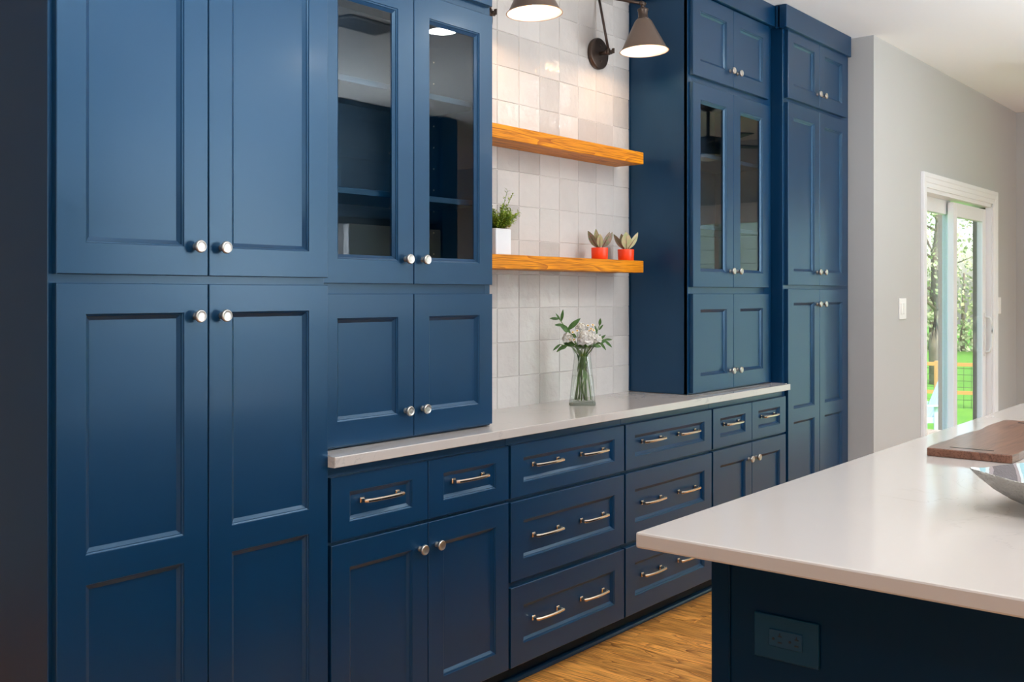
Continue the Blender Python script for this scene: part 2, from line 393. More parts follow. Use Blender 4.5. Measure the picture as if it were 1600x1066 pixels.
# ------------------------------------------------------------------ cabinet fronts
PROF = [(0, 0), (.0010, .0026), (.0046, .0042), (.0054, .0070), (.0142, .0128)]   # inset, depth
def front(name, parent, x0, x1, z0, z1, y, opens, th=.020, m=None, glassy=False, knobs=(), pulls=()):
    """a framed door or drawer front whose face is the plane y (facing -Y)"""
    m = m or BLUE; ch = .0016
    b = MB()
    xs = [x0+ch, x1-ch]; zs = [z0+ch, z1-ch]
    # rim: face edge -> side
    def ring(r0, y0_, r1, y1_):
        a = [(r0[0], y0_, r0[2]), (r0[1], y0_, r0[2]), (r0[1], y0_, r0[3]), (r0[0], y0_, r0[3])]
        c = [(r1[0], y1_, r1[2]), (r1[1], y1_, r1[2]), (r1[1], y1_, r1[3]), (r1[0], y1_, r1[3])]
        b.add(a+c, [(i, (i+1) % 4, 4+(i+1) % 4, 4+i) for i in range(4)])
    R1 = (x0+ch, x1-ch, z0+ch, z1-ch); R0 = (x0, x1, z0, z1)
    ring(R1, y, R0, y+ch); ring(R0, y+ch, R0, y+th)
    # face cells
    ox0, ox1 = opens[0][0], opens[0][1]
    def q(xa, xb, za, zb): b.add([(xa, y, za), (xb, y, za), (xb, y, zb), (xa, y, zb)], [(0, 1, 2, 3)])
    q(R1[0], ox0, R1[2], R1[3]); q(ox1, R1[1], R1[2], R1[3])
    zz = R1[2]
    for o in sorted(opens, key=lambda t: t[2]):
        q(ox0, ox1, zz, o[2]); zz = o[3]
    q(ox0, ox1, zz, R1[3])
    for o in opens:
        for (i0, d0), (i1, d1) in zip(PROF, PROF[1:]):
            ring((o[0]+i0, o[1]-i0, o[2]+i0, o[3]-i0), y+d0, (o[0]+i1, o[1]-i1, o[2]+i1, o[3]-i1), y+d1)
        i1 = PROF[-1][0]
        if glassy:
            ring((o[0]+i1, o[1]-i1, o[2]+i1, o[3]-i1), y+PROF[-1][1], (o[0]+i1, o[1]-i1, o[2]+i1, o[3]-i1), y+th)
    # back
    if glassy:
        o = opens[0]; i1 = PROF[-1][0]; ring(R0, y+th, (o[0]+i1, o[1]-i1, o[2]+i1, o[3]-i1), y+th)
    else: b.add([(x0, y+th, z0), (x1, y+th, z0), (x1, y+th, z1), (x0, y+th, z1)], [(0, 1, 2, 3)])
    d = b.build(name, m, parent)
    for o in opens:
        i1 = PROF[-1][0]
        if glassy: bx('glass_pane', CABGLASS, d, o[0]+i1-.001, o[1]-i1+.001, y+.0140, y+.0170, o[2]+i1-.001, o[3]-i1+.001)
        else: bx('panel', m, d, o[0]+i1-.0005, o[1]-i1+.0005, y+.0128, y+.018, o[2]+i1-.0005, o[3]-i1+.0005)
    for (kx, kz) in knobs: link('knob', KNOB, d, (kx, y, kz))
    for (kx, kz, dy) in pulls: link('pull_handle', PULL, d, (kx, y+dy, kz))
    return d
SX, SZ = .0665, .070
def pair(par, x0, xm, x1, z0, z1, y, kz, opens=None, glassy=False, g=.0015, m=None):
    for i, (a, c) in enumerate(((x0, xm-g), (xm+g, x1))):
        op = [(a+SX, c-SX, oz0, oz1) for oz0, oz1 in (opens or [(z0+SZ, z1-SZ)])]
        kx = xm-.037 if i == 0 else xm+.037
        front('door', par, a, c, z0, z1, y, op, glassy=glassy, knobs=[(kx, kz)], m=m)

def drawer(par, x0, x1, z0, z1, y, iz, hx, hz):
    front('drawer', par, x0, x1, z0, z1, y, [(x0+SX, x1-SX, z0+iz, z1-iz)], pulls=[(h, hz, .010) for h in hx])

BASEY = 2.195; DY = 2.175; UPY = 2.257; UDY = 2.237; BK = 2.572

def crown(par, x0, x1, yf, zb, retl=None, retr=None, e=.037, back=BK, lback=None):
    b = MB(); b.box(x0-(e if retl else 0), x1+(e if retr else 0), yf-e, yf+.01, zb, CZ-.003, .002)
    if retl: b.box(x0-e, x0-.0005, yf-.001, lback if lback is not None else back-.01, zb, CZ-.003, .002)
    if retr: b.box(x1-.004, x1+e, yf, back-.01, zb, CZ-.003, .002)
    b.build('crown_moulding', BLUE, par)

def tall_cabinet(label, x0, x1, dx0, dxm, dx1, name='pantry_cabinet', rt=False):
    t = thing(name, ((x0+x1)/2, BK, 0), label, 'cabinet'); cx = (x0+x1)/2
    L = lambda x: x-cx
    y = lambda yy: yy-BK
    b = MB(); b.box(L(x0), L(x1), y(BASEY), 0, .10, CZ-.004, .0015); b.build('carcass', BLUE, t)
    bx('toe_kick', BLUE, t, L(x0)+.001, L(x1)-.001, y(2.275), -.004, .001, .10)
    pair(t, L(dx0), L(dxm), L(dx1), .105, 1.384, y(DY), 1.306, [(.175, .712), (.777, 1.315)])
    pair(t, L(dx0), L(dxm), L(dx1), 1.404, 2.322, y(DY), 1.475)
    pair(t, L(dx0), L(dxm), L(dx1), 2.343, 2.70, y(DY), 2.412)
    crown(t, L(x0), L(x1) - (.045 if rt else 0), y(BASEY), 2.684, retl=True, e=.036, back=0, lback=y(2.2185) if rt else None)
    return t

def hutch(label, x0, x1, dx0, dxm, dx1, side_l, side_r):
    t = thing('hutch_cabinet', ((x0+x1)/2, BK, .914), label, 'cabinet'); cx = (x0+x1)/2
    L = lambda x: x-cx
    y = lambda yy: yy-BK
    z = lambda zz: zz-.914
    a, c = L(x0), L(x1); T = .018
    b = MB()
    b.box(a, a+T, y(UPY)+.002, -.001, z(.9155), z(CZ-.004), .001)
    b.box(c-T, c, y(UPY)+.002, -.001, z(.9155), z(CZ-.004), .001)
    b.build('side_panel', BLUE, t)
    b = MB()
    b.box(a+T, c-T, -.012, -.002, z(.93), z(CZ-.01))
    b.box(a+T, c-T, y(UPY)+.003, -.012, z(.9165), z(.935)); b.box(a+T, c-T, y(UPY)+.003, -.012, z(1.362), z(1.38)); b.box(a+T, c-T, y(UPY)+.003, -.012, z(2.302), z(2.32)); b.box(a+T, c-T, y(UPY)+.003, -.012, z(CZ-.03), z(CZ-.01))
    b.build('carcass', BLUEIN, t)
    # shelf pin holes: tiny bright sleeves
    b = MB()
    for sx in (a+T, c-T):
        for yy in (2.31, 2.50):
            for k in range(10):
                zc = 1.50+k*.075; b.box(sx-.0012, sx+.0012, y(yy)-.0025, y(yy)+.0025, z(zc)-.0025, z(zc)+.0025)
    tag(b.build('shelf_pins', NICKEL, t), kind='stuff')
    for zs in (1.655, 1.985):
        bx('shelf', BLUE, t, a+T+.002, c-T-.002, y(2.285), -.013, z(zs), z(zs+.019), .0015)
    # face frame
    b = MB(); f = y(UPY); g = f+.019
    b.box(a, L(dx0)+.02, f, g, z(.9155), z(CZ-.004), .001); b.box(L(dx1)-.02, c, f, g, z(.9155), z(CZ-.004), .001)
    for zz in ((.9155, .945), (1.34, 1.41), (2.275, 2.345), (2.67, CZ-.004)): b.box(L(dx0)+.02, L(dx1)-.02, f+.0002, g, z(zz[0]), z(zz[1]))
    b.build('face_frame', BLUE, t)
    pair(t, L(dx0), L(dxm), L(dx1), z(.923), z(1.360), y(UDY), z(1.003))
    pair(t, L(dx0), L(dxm), L(dx1), z(1.390), z(2.295), y(UDY), z(1.466), glassy=True)
    pair(t, L(dx0), L(dxm), L(dx1), z(2.327), z(2.690), y(UDY), z(2.398))
    b = MB(); e = .037
    b.box(a-(e if side_l else 0), c+(e if side_r else 0), f-e, f-.0005, z(2.693), z(CZ-.003), .002)
    if side_l: b.box(a-e, a-.0005, f, -.001, z(2.693), z(CZ-.003), .002)
    if side_r: b.box(c+.0005, c+e, f, -.02, z(2.693), z(CZ-.003), .002)
    b.build('crown_moulding', BLUE, t)
    return t

tall_cabinet('tall blue pantry cabinet nearest at the left, with four knobs', 1.094, 1.872, 1.104, 1.4875, 1.869)
tall_cabinet('narrow-looking tall blue pantry cabinet at the far right end, beside the grey wall', 4.836, 5.699, 4.856, 5.250, 5.631, rt=True)
hutch('blue glass-door hutch beside the near pantry, left of the tiled wall', 1.876, 2.650, 1.890, 2.266, 2.641, False, True)
tr = hutch('blue glass-door hutch right of the tiled wall, beside the far pantry', 3.993, 4.832, 4.006, 4.390, 4.768, True, False)
bx('scribe_moulding', BLUE, tr, -.4195-.0075, -.4196, -.016, -.002, .002, 1.77, .002)

def base_cabinet(label, x0, x1):
    t = thing('base_cabinet', ((x0+x1)/2, BK, 0), label, 'cabinet', None); cx = (x0+x1)/2
    b = MB(); b.box(x0-cx, x1-cx, BASEY-BK, -.002, .10, .8825, .001); b.build('carcass', BLUE, t)
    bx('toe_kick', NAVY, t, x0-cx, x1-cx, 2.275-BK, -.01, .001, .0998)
    b = MB(); pr = [(2.274, .001), (2.2585, .001), (2.2585, .008), (2.2605, .0145), (2.2655, .0185), (2.274, .020)]
    vs = [(x0-cx, p[0]-BK, p[1]) for p in pr]+[(x1-cx, p[0]-BK, p[1]) for p in pr]; n = len(pr)
    b.add(vs, [(i, (i+1) % n, n+(i+1) % n, n+i) for i in range(n)]+[tuple(range(n)), tuple(range(n, 2*n))])
    b.build('quarter_round', BLUE, t)
    return t, cx
dy = DY-BK
A, c = base_cabinet('blue base cabinet nearest the left pantry, two drawers above two doors', 1.874, 2.6575)
drawer(A, 1.881-c, 2.2635-c, .673, .851, dy, .0465, [2.073-c], .772); drawer(A, 2.2665-c, 2.652-c, .673, .851, dy, .0465, [2.459-c], .772)
pair(A, 1.881-c, 2.265-c, 2.652-c, .104, .663, dy, .590)
for lab, xa, xb, da, db in (('blue three-drawer base cabinet below the left half of the floating shelves', 2.6585, 3.3615, 2.664, 3.3565),
                            ('blue three-drawer base cabinet partly hidden by the island corner', 3.3625, 4.0665, 3.3675, 4.0610)):
    B, c = base_cabinet(lab, xa, xb); xm = (da+db)/2
    for z0, z1, iz, hz in ((.673, .851, .0465, .772), (.391, .660, .0685, .528), (.104, .372, .0685, .241)):
        drawer(B, da-c, db-c, z0, z1, dy, iz, [xm-.1425-c, xm+.1425-c], hz)
D, c = base_cabinet('blue base cabinet beside the far pantry, two small drawers above two doors', 4.0675, 4.8345)
drawer(D, 4.0735-c, 4.4525-c, .673, .851, dy, .0465, [4.263-c], .772); drawer(D, 4.4555-c, 4.8275-c, .673, .851, dy, .0465, [4.641-c], .772)
pair(D, 4.0735-c, 4.454-c, 4.8275-c, .104, .663, dy, .590)

# countertop on the base run: slab with its front overhang
bm = bmesh.new()
poly = [(1.866, 2.143), (4.812, 2.143), (4.812, 2.172), (4.8335, 2.172), (4.8335, 2.560), (1.8745, 2.560), (1.8745, 2.173), (1.866, 2.173)]
vs = [bm.verts.new((x, y_, .884)) for x, y_ in poly]; f = bm.faces.new(vs)
r = bmesh.ops.extrude_face_region(bm, geom=[f]); 
for v in [g for g in r['geom'] if isinstance(g, bmesh.types.BMVert)]: v.co.z = .914
ed = [e for e in bm.edges if all(abs(v.co.y-2.143) < 1e-4 for v in e.verts)]
bmesh.ops.bevel(bm, geom=ed, offset=.0025, segments=2, affect='EDGES', profile=.5)
b = MB(); b.bm(bm)
tag(b.build('countertop', QUARTZ), 'long pale quartz countertop on the blue base cabinets', 'countertop')

# ------------------------------------------------------------------ floating shelves
for z0, z1, lab in ((1.930, 1.982, 'upper orange oak floating shelf, empty, below the sconces'), (1.453, 1.505, 'lower orange oak floating shelf carrying the potted plants')):
    b = MB(); b.box(2.775, 3.872, 2.408, 2.5565, z0, z1, .0018)
    tag(b.build('floating_shelf', SHELFW), lab, 'shelf', None)

# ------------------------------------------------------------------ island
t = thing('kitchen_island', (3.36, .42, 0), 'navy blue kitchen island base under the pale slab', 'island')
ix, iy = 3.36, .42
bx('cabinet_body', NAVY, t, 1.885-ix, 4.75-ix, -.10-iy, .985-iy, .09, .8835)
bx('corner_post', NAVY, t, 1.870-ix, 1.886-ix, .962-iy, 1.003-iy, .002, .8835, .002); bx('corner_post', NAVY, t, 1.870-ix, 1.886-ix, -.13-iy, -.09-iy, .002, .8835, .002)
b = MB(); b.box(1.886-ix, 4.75-ix, .985-iy, 1.003-iy, .002, .8835, .001); b.build('side_panel', NAVY, t)
b = MB(); b.box(1.876-ix, 1.886-ix, -.09-iy, .9615-iy, .002, .8835); b.build('end_panel', NAVY, t)
b = MB()
b.box(1.637, 4.95, -.20, 1.036, .884, .914, .004)
tag(b.build('island_countertop', QUARTZ), 'thick pale quartz slab with overhang on the navy island', 'countertop')
# power outlet on the island end
t = thing('power_outlet', (1.8755, .842, .692), 'navy double power outlet on the island end panel', 'outlet')
b = MB(); b.box(-.0075, 0, -.0665, .0665, -.0435, .0435, .003); b.build('cover_plate', mat('blue_plastic', (.001, .040, .085), .4, spec=.2), t)
so = bx('socket_face', mat('blue_socket_plastic', (.001, .046, .10), .35, spec=.3), t, -.0105, -.0072, -.0345, .0335, -.0165, .0175, .0012)
def slot(y0, z0, y1, z1):
    bx('slot', SLOTM, so, -.0112, -.0104, min(y0, y1), max(y0, y1), min(z0, z1), max(z0, z1))
for oy in (.0, -.034):
    slot(.0145+oy, .0045, .0065+oy, .0065)     # long slot of the T
    slot(.0115+oy, .0065, .0098+oy, .0115)
    slot(.0145+oy, -.0075, .0065+oy, -.0052)
    b = MB(); b.lathe([(.0026, 0), (.0026, .0009)], 10, Matrix.Translation((-.0112, .024+oy, -.001)) @ Matrix.Rotation(PI/2, 4, 'Y')); b.build('earth_hole', SLOTM, so)

# ------------------------------------------------------------------ wall sconces
def sconce(X, label, tilt=2.5, swing=0):
    t = thing('wall_sconce', (X, 2.557, 2.41), label, 'lamp')
    b = MB(); b.lathe([(.0665, 0), (.068, .004), (.068, .018), (.064, .021), (.062, .0215), (.0005, .0215)], 40, Matrix.Rotation(PI/2, 4, 'X'))
    pl = b.build('wall_plate', BRONZE, t)
    for s in (-1, 1):
        b = MB(); b.lathe([(.0055, 0), (.0055, .003), (.003, .0045), (.0003, .0048)], 12, my((.004, -.0215, s*.034))); b.build('screw', BRONZE, pl)
    b = MB(); b.tube([(0, -.021, 0), (0, -.062, 0)], .0085, 12); b.tube([(0, -.050, 0), (0, -.055, 0)], .0115, 12)
    b.build('stem', BRONZE, t)
    b = MB(); b.tube([(-.006, -.066, -.012), (-.004, -.066, .014)], [.010, .009], 12); b.tube([(-.012, -.066, 0), (.018, -.068, 0)], .0072, 10)
    b.lathe([(.0005, -.004), (.009, -.003), (.009, .003), (.0005, .004)], 10, Matrix.Translation((-.003, -.083, .001)) @ Matrix.Rotation(.5, 4, 'Z') @ Matrix.Scale(1.25, 4, (0, 0, 1)))
    b.tube([(-.003, -.066, 0), (-.003, -.09, 0)], .005, 8)
    b.box(-.0055, -.0015, -.098, -.084, -.010, .012, .001)
    b.build('wing_knuckle', BRONZE, t)
    el = Vector((0, -.012, .255))
    b = MB(); b.tube([(0, -.064, .008), tuple(el)], .0058, 12); b.build('lower_arm', BRONZE, t)
    b = MB(); b.tube([(0, -.012+.0, .245), (0, -.012, .272)], .011, 12); b.tube([(-.016, -.012, .258), (.016, -.012, .258)], .008, 12); b.build('elbow_joint', BRONZE, t)
    jt = Vector((swing, -.237, .180))
    b = MB(); b.tube([tuple(el), tuple(jt)], .0068, 12); b.build('upper_arm', BRONZE, t)
    b = MB(); b.tube([(jt.x-.013, jt.y, jt.z), (jt.x+.013, jt.y, jt.z)], .010, 12); b.tube([(jt.x, jt.y, jt.z+.006), (jt.x, jt.y, jt.z-.028)], [.009, .0065], 12)
    b.build('swivel_joint', BRONZE, t)
    M = Matrix.Translation(jt) @ Matrix.Rotation(math.radians(-tilt), 4, 'X')
    b = MB(); b.lathe([(.0005, -.018), (.016, -.020), (.0225, -.024), (.0235, -.029), (.0205, -.033), (.0205, -.058), (.0235, -.062), (.0235, -.068)], 28, M); b.build('socket_cup', BRONZE, t)
    outer = [(.022, -.066), (.030, -.070), (.0365, -.078), (.093, -.190), (.0985, -.199), (.1035, -.203)]
    inner = [(.1015, -.2032), (.096, -.1985), (.0905, -.190), (.035, -.081), (.028, -.074), (.0005, -.072)]
    b = MB(); b.lathe(outer, 48, M, cap0=False, cap1=False); b.lathe([outer[-1], inner[0]], 48, M, cap0=False, cap1=False)
    sh = b.build('shade', SHADE, t)
    b = MB(); b.lathe([(.0955, -.1955), (.0995, -.2005), (.1045, -.2040), (.1015, -.2042)], 48, M, cap0=False, cap1=False); tag(b.build('rim', RIMGLOW, sh), 'rim coloured with the warm glow off the tiles')
    b = MB(); b.lathe(inner, 48, M, cap0=False, cap1=False); b.build('white_lining', SHADEIN, sh)
    b = MB(); b.lathe([(.0005, -.078), (.013, -.080), (.013, -.098), (.026, -.122), (.030, -.140), (.026, -.158), (.014, -.170), (.0005, -.173)], 24, M); b.build('bulb', BULB, t)
    p = M @ Vector((0, 0, -.186))
    l_ = light('sconce_lamp_light', 'SPOT', (t.location + p)[:], (0, 0, 0), 2.4, (1, .56, .25), shadow_soft_size=.03, spot_size=math.radians(166), spot_blend=.35)
    return t
sconce(2.932, 'bronze swing-arm wall sconce on the left, cut by the top edge', swing=.034)
sconce(3.722, 'bronze swing-arm wall sconce on the right, next to the far hutch')

# ------------------------------------------------------------------ leaves and plants
def leaf(b, base, direction, L, w, curl=.25, up=Vector((0, 0, 1)), fold=.25, n=6, shape=.9):
    """a pointed blade with a folded midrib"""
    base = Vector(base); d = Vector(direction).normalized()
    side = d.cross(up)
    if side.length < 1e-3: side = d.cross(Vector((0, 1, 0)))
    side.normalize(); nrm = side.cross(d).normalized()
    vs = []
    for i in range(n+1):
        t_ = i/n; ww = w*math.sin(PI*min(1, t_**shape*.96+.02))**.85
        c = base + d*(L*t_) - nrm*(curl*L*t_*t_)
        vs += [c - side*ww + nrm*(fold*ww), c, c + side*ww + nrm*(fold*ww)]
    fs = []
    for i in range(n):
        a = i*3; fs += [(a, a+1, a+4, a+3), (a+1, a+2, a+5, a+4)]
    b.add(vs, fs, True)

def potted_leaf_plant(X, Y, leaves, label):
    t = thing('potted_plant', (X, Y, 1.5052), label, 'plant', None)
    b = MB(); b.lathe([(.0325, .0005), (.0345, .003), (.0362, .049), (.0355, .0505), (.0335, .0505), (.0325, .040), (.0005, .040)], 36); b.build('pot', ORANGE, t)
    b = MB(); b.lathe([(.0325, .0405), (.015, .043), (.0005, .044)], 16); b.build('soil', SOIL, t)
    for (az, el, L, w, pale, off) in leaves:
        b = MB(); a = math.radians(az); e_ = math.radians(el)
        d = Vector((math.cos(a)*math.cos(e_), math.sin(a)*math.cos(e_), math.sin(e_)))
        base = Vector((off*math.cos(a), off*math.sin(a), .052))
        leaf(b, base, d, L, w*.80, .14, up=Vector((.775, .63, 0))*-1+Vector((math.cos(a), math.sin(a), 0))*.45, n=8)
        lf = b.build('leaf', PALELEAF if pale else TWOTONE, t)
        b = MB(); b.tube([tuple(Vector((off*.6*math.cos(a), off*.6*math.sin(a), .041))), tuple(base), tuple(base+d*L*.35+Vector((0, 0, .0005))), tuple(base+d*L*.8)], [.0022, .0016, .0012, .0004], 6); b.build('vein', DARKRED, lf)
    return t
# azimuths: camera-left is about 129 deg, camera-right about -51 deg, towards camera about 219 deg
potted_leaf_plant(3.618, 2.468, [(135, 58, .080, .019, 0, .010), (-48, 52, .080, .020, 0, .010), (-60, 62, .072, .016, 0, .012), (120, 80, .080, .017, 1, .006), (60, 72, .072, .016, 0, .008), (220, 74, .056, .017, 1, .008)],
                  'small orange pot with dark pink-veined leaves, left of the pair')
potted_leaf_plant(3.822, 2.468, [(131, 54, .078, .015, 0, .010), (-50, 56, .086, .017, 1, .010), (222, 84, .074, .028, 1, .010), (100, 76, .070, .020, 0, .008), (-20, 78, .068, .019, 1, .006), (60, 86, .085, .003, 0, .004)],
                  'small orange pot with one broad pale leaf, right end of the lower shelf')

t = thing('herb_planter', (2.945, 2.485, 1.5052), 'bushy green herb in a square white pot at the left end of the lower shelf', 'plant')
b = MB(); b.box(-.045, .045, -.045, .045, 0, .098, .004); b.build('pot', WPOT, t)
b = MB(); b.box(-.040, .040, -.040, .040, .0975, .0995); b.build('soil', SOIL, t)
bs = MB(); bl = MB(); rnd = random.Random(3)
for k in range(95):
    a = rnd.uniform(0, 2*PI); r0 = rnd.uniform(0, .036); el = rnd.uniform(.45, 1.45); L = rnd.uniform(.05, .10) if el > .9 else rnd.uniform(.05, .085)
    if k == 5: a, el, L, r0 = math.radians(-48), .72, .095, .02
    if k == 6: a, el, L, r0 = math.radians(-50), 1.15, .14, .01
    if k == 7: a, el, L, r0 = math.radians(-40), 1.3, .15, .01
    p0 = Vector((r0*math.cos(a), r0*math.sin(a), .099)); d = Vector((math.cos(a)*math.cos(el), math.sin(a)*math.cos(el), math.sin(el)))
    p1 = p0+d*L; bs.tube([tuple(p0), tuple(p1)], [.0016, .0008], 5)
    for j in range(26):
        t_ = .12+.88*j/25; p = p0+d*(L*t_); q = rnd.uniform(0, 2*PI)
        s1 = d.orthogonal().normalized(); s2 = d.cross(s1)
        dd = (d*.6+s1*math.cos(q)+s2*math.sin(q)).normalized()
        leaf(bl, p, dd, rnd.uniform(.010, .017), .0034, .1, n=2)
bs.build('stem', STEM, t); tag(bl.build('foliage', HERB, t), kind='stuff')

# ------------------------------------------------------------------ vase of flowers
VX_, VY_ = 3.378, 2.388; VR = math.radians(35)
def sq(w, r, n=6):
    """rounded square outline, half width w, corner radius r"""
    out = []
    for cx_, cy_, a0 in ((1, 1, 0), (-1, 1, 90), (-1, -1, 180), (1, -1, 270)):
        for k in range(n+1):
            a = math.radians(a0+90*k/n); out.append((cx_*(w-r)+r*math.cos(a), cy_*(w-r)+r*math.sin(a)))
    return out
def loft(b, prof, smooth=True, cap0=False, cap1=False):
    rings = [[(x, y, z) for x, y in sq(w, r)] for w, r, z in prof]; n = len(rings[0]); vs = sum(rings, [])
    fs = [(i*n+k, i*n+(k+1) % n, (i+1)*n+(k+1) % n, (i+1)*n+k) for i in range(len(rings)-1) for k in range(n)]
    if cap0: fs.append(tuple(range(n)))
    if cap1: fs.append(tuple((len(rings)-1)*n+k for k in range(n)))
    b.add(vs, fs, smooth)
t = thing('glass_vase', (VX_, VY_, .9142), 'clear glass vase of flowers standing on the countertop', 'vase', None, VR)
b = MB()
loft(b, [(.050, .010, .0), (.0535, .012, .004), (.0525, .013, .012), (.0455, .018, .090), (.0375, .024, .160), (.0335, .028, .195), (.0350, .030, .208), (.0440, .036, .232), (.0455, .037, .235)], cap0=True)
loft(b, [(.0455, .037, .235), (.0425, .035, .232), (.0330, .028, .208), (.0315, .026, .195), (.0355, .022, .160), (.0435, .016, .090), (.0500, .010, .014)], cap1=True)
b.build('glass_body', VASEGLASS, t)
b = MB(); loft(b, [(.0494, .010, .0150), (.0432, .015, .090), (.0402, .018, .118)], cap0=True, cap1=True); b.build('water', WATER, t)
b = MB(); loft(b, [(.0500, .010, .0010), (.0530, .012, .0040), (.0525, .012, .0125)], cap0=True, cap1=True); b.build('base', glass('thick_glass_base', (.62, .66, .60), 1.5, 2.0), t)

CR = Vector((math.sin(YAW), -math.cos(YAW), 0)); CF = Vector((math.cos(YAW), math.sin(YAW), 0)); UPV = Vector((0, 0, 1))
V0 = Vector((VX_, VY_, .9142))
def VP(r, f_, z_): return CR*r + CF*f_ + UPV*z_          # offsets about the vase base
def stem_path(head, foot, neck=(0, 0)):
    h = Vector(head); fo = Vector(foot); nk = VP(neck[0], neck[1], .195)
    return [tuple(fo), tuple(fo*.5+nk*.5+Vector((0, 0, .0))), tuple(nk), tuple((nk+h)*.5), tuple(h)]
def carnation(r, f_, z_, R, foot, label, seed, n=90):
    rn = random.Random(seed); h = VP(r, f_, z_)
    t = thing('carnation', V0[:], label, 'flower', None)
    b = MB(); b.tube(stem_path(h-UPV*R*.6, VP(*foot), (r*.25, f_*.25)), .0022, 7); b.build('stem', STEM, t)
    b = MB(); b.lathe([(.0005, -R*.95), (R*.22, -R*.85), (R*.30, -R*.35), (R*.2, -R*.2)], 12, Matrix.Translation(h)); b.build('calyx', STEM, t)
    b = MB(); b.lathe([(.0005, -R*.6), (R*.62, -R*.42), (R*.80, 0), (R*.66, R*.48), (.0005, R*.78)], 14, Matrix.Translation(h))
    for k in range(n):
        u = (k+.5)/n; th = math.acos(1-1.35*u); ph = k*2.39996+rn.uniform(-.2, .2)
        d = Vector((math.sin(th)*math.cos(ph), math.sin(th)*math.sin(ph), math.cos(th)))
        tv = d.cross(Vector((.3, .2, 1))).normalized(); bv = d.cross(tv); w = R*rn.uniform(.30, .44); rr = R*rn.uniform(.86, 1.02)
        tw = rn.uniform(-.9, .9) if k % 3 else 1.57; ax = tv*math.cos(tw)+bv*math.sin(tw); ay = d.cross(ax)
        c0 = h+d*rr*.80; vs = [c0]; m_ = 9
        tl = ax*rn.uniform(-.25, .25)
        for j in range(m_):
            q = 2*PI*j/m_; e_ = ax*math.cos(q)+ay*math.sin(q)
            vs.append(c0+e_*w*(1+.10*math.sin(5*q+k))+d*R*(.13+.05*(-1)**j)+d*(e_.dot(tl))*w)
        b.add(vs, [(0, 1+j, 1+(j+1) % m_) for j in range(m_)], True)
    b.build('petals', PETAL, t)
    return t
carnation(.012, -.030, .264, .0350, (.012, -.01, .018), 'largest white carnation at the front of the bouquet', 1, 110)
carnation(-.058, .0, .266, .0235, (-.022, .0, .02), 'white carnation at the left of the bouquet', 2, 70)
carnation(.060, .0, .262, .0200, (.035, .01, .02), 'small white carnation at the right of the bouquet', 3, 60)
carnation(-.004, .025, .305, .0230, (-.030, .012, .02), 'white carnation at the top back of the bouquet', 4, 70)
def daisy_spray(pos, foot, label, seed):
    rn = random.Random(seed); t = thing('daisy_spray', V0[:], label, 'flower', None)
    c = sum((VP(*p) for p in pos), Vector())/len(pos); br = VP(*(pos[0][0]*.5, pos[0][1]*.5, .235))
    b = MB(); b.tube([tuple(VP(*foot)), tuple(VP(0, 0, .19)), tuple(br)], .0018, 6)
    for p in pos: b.tube([tuple(br), tuple(VP(*p))], .0012, 5)
    b.build('stem', STEM, t)
    for p in pos:
        h = VP(*p); d = (h-VP(0, .05, .15)).normalized(); d = (d+CF*-.5).normalized(); a = d.orthogonal().normalized(); e = d.cross(a)
        b = MB(); b.mi = 0
        for k in range(12):
            q = 2*PI*k/12; leaf(b, h, a*math.cos(q)+e*math.sin(q)+d*.15, .0088, .0028, .1, up=d, n=3)
        b.mi = 1; b.lathe([(.0036, -.001), (.0036, .001), (.0022, .003), (.0003, .0036)], 10, Matrix.Translation(h) @ d.to_track_quat('Z', 'Y').to_matrix().to_4x4())
        b.build('bloom', [PETAL, YELLOW], t)
daisy_spray([(.022, 0, .318), (.034, -.01, .305), (.042, 0, .320), (.026, -.01, .296), (.044, -.01, .300)], (.02, .02, .02), 'spray of small white daisies at the top right of the bouquet', 5)
daisy_spray([(-.040, -.02, .292), (-.035, -.025, .262), (-.052, -.02, .262), (-.022, -.02, .298)], (-.01, .02, .02), 'spray of small white daisies at the left of the bouquet', 6)
def sprig(path, leaves, label, r=.0016):
    t = thing('leafy_sprig', V0[:], label, 'foliage', None)
    P = [VP(*p) for p in path]
    b = MB(); b.tube([tuple(p) for p in P], r, 6); b.build('stem', STEM, t)
    for (r0, f0, z0, dr, dz, L, w) in leaves:
        b = MB(); d = CR*dr+UPV*dz+CF*-.15; leaf(b, VP(r0, f0, z0), d, L, w, .12, up=(CF*-1+UPV*.3), n=7); b.build('leaf', LEAF, t)
sprig([(.0, .01, .02), (-.005, 0, .19), (-.045, 0, .285), (-.075, 0, .320), (-.092, 0, .345)],
      [(-.060, 0, .300, .62, .6, .070, .0105), (-.085, 0, .335, .15, 1, .048, .0062), (-.092, 0, .345, -1, .08, .040, .006), (-.075, 0, .320, -1, .05, .036, .0065), (-.088, 0, .338, -.5, .8, .035, .004), (-.055, 0, .298, -.5, .35, .045, .010), (-.048, 0, .290, -.75, .45, .038, .010), (-.038, 0, .268, -.6, .6, .035, .007), (-.050, 0, .285, .8, -.4, .03, .009)],
      'leafy green sprig reaching highest at the left of the bouquet')
sprig([(-.005, .01, .02), (.0, 0, .19), (-.04, 0, .232), (-.075, -.01, .240), (-.092, -.01, .243)],
      [(-.072, 0, .240, -.75, -.62, .042, .0065), (-.088, 0, .244, -.8, -.65, .040, .005), (-.060, 0, .240, -.85, -.4, .040, .009), (-.045, 0, .236, -.9, .4, .035, .006), (-.03, 0, .24, -.6, .2, .04, .010), (-.02, -.02, .236, .3, .1, .03, .008)],
      'drooping leafy sprig at the lower left of the bouquet')
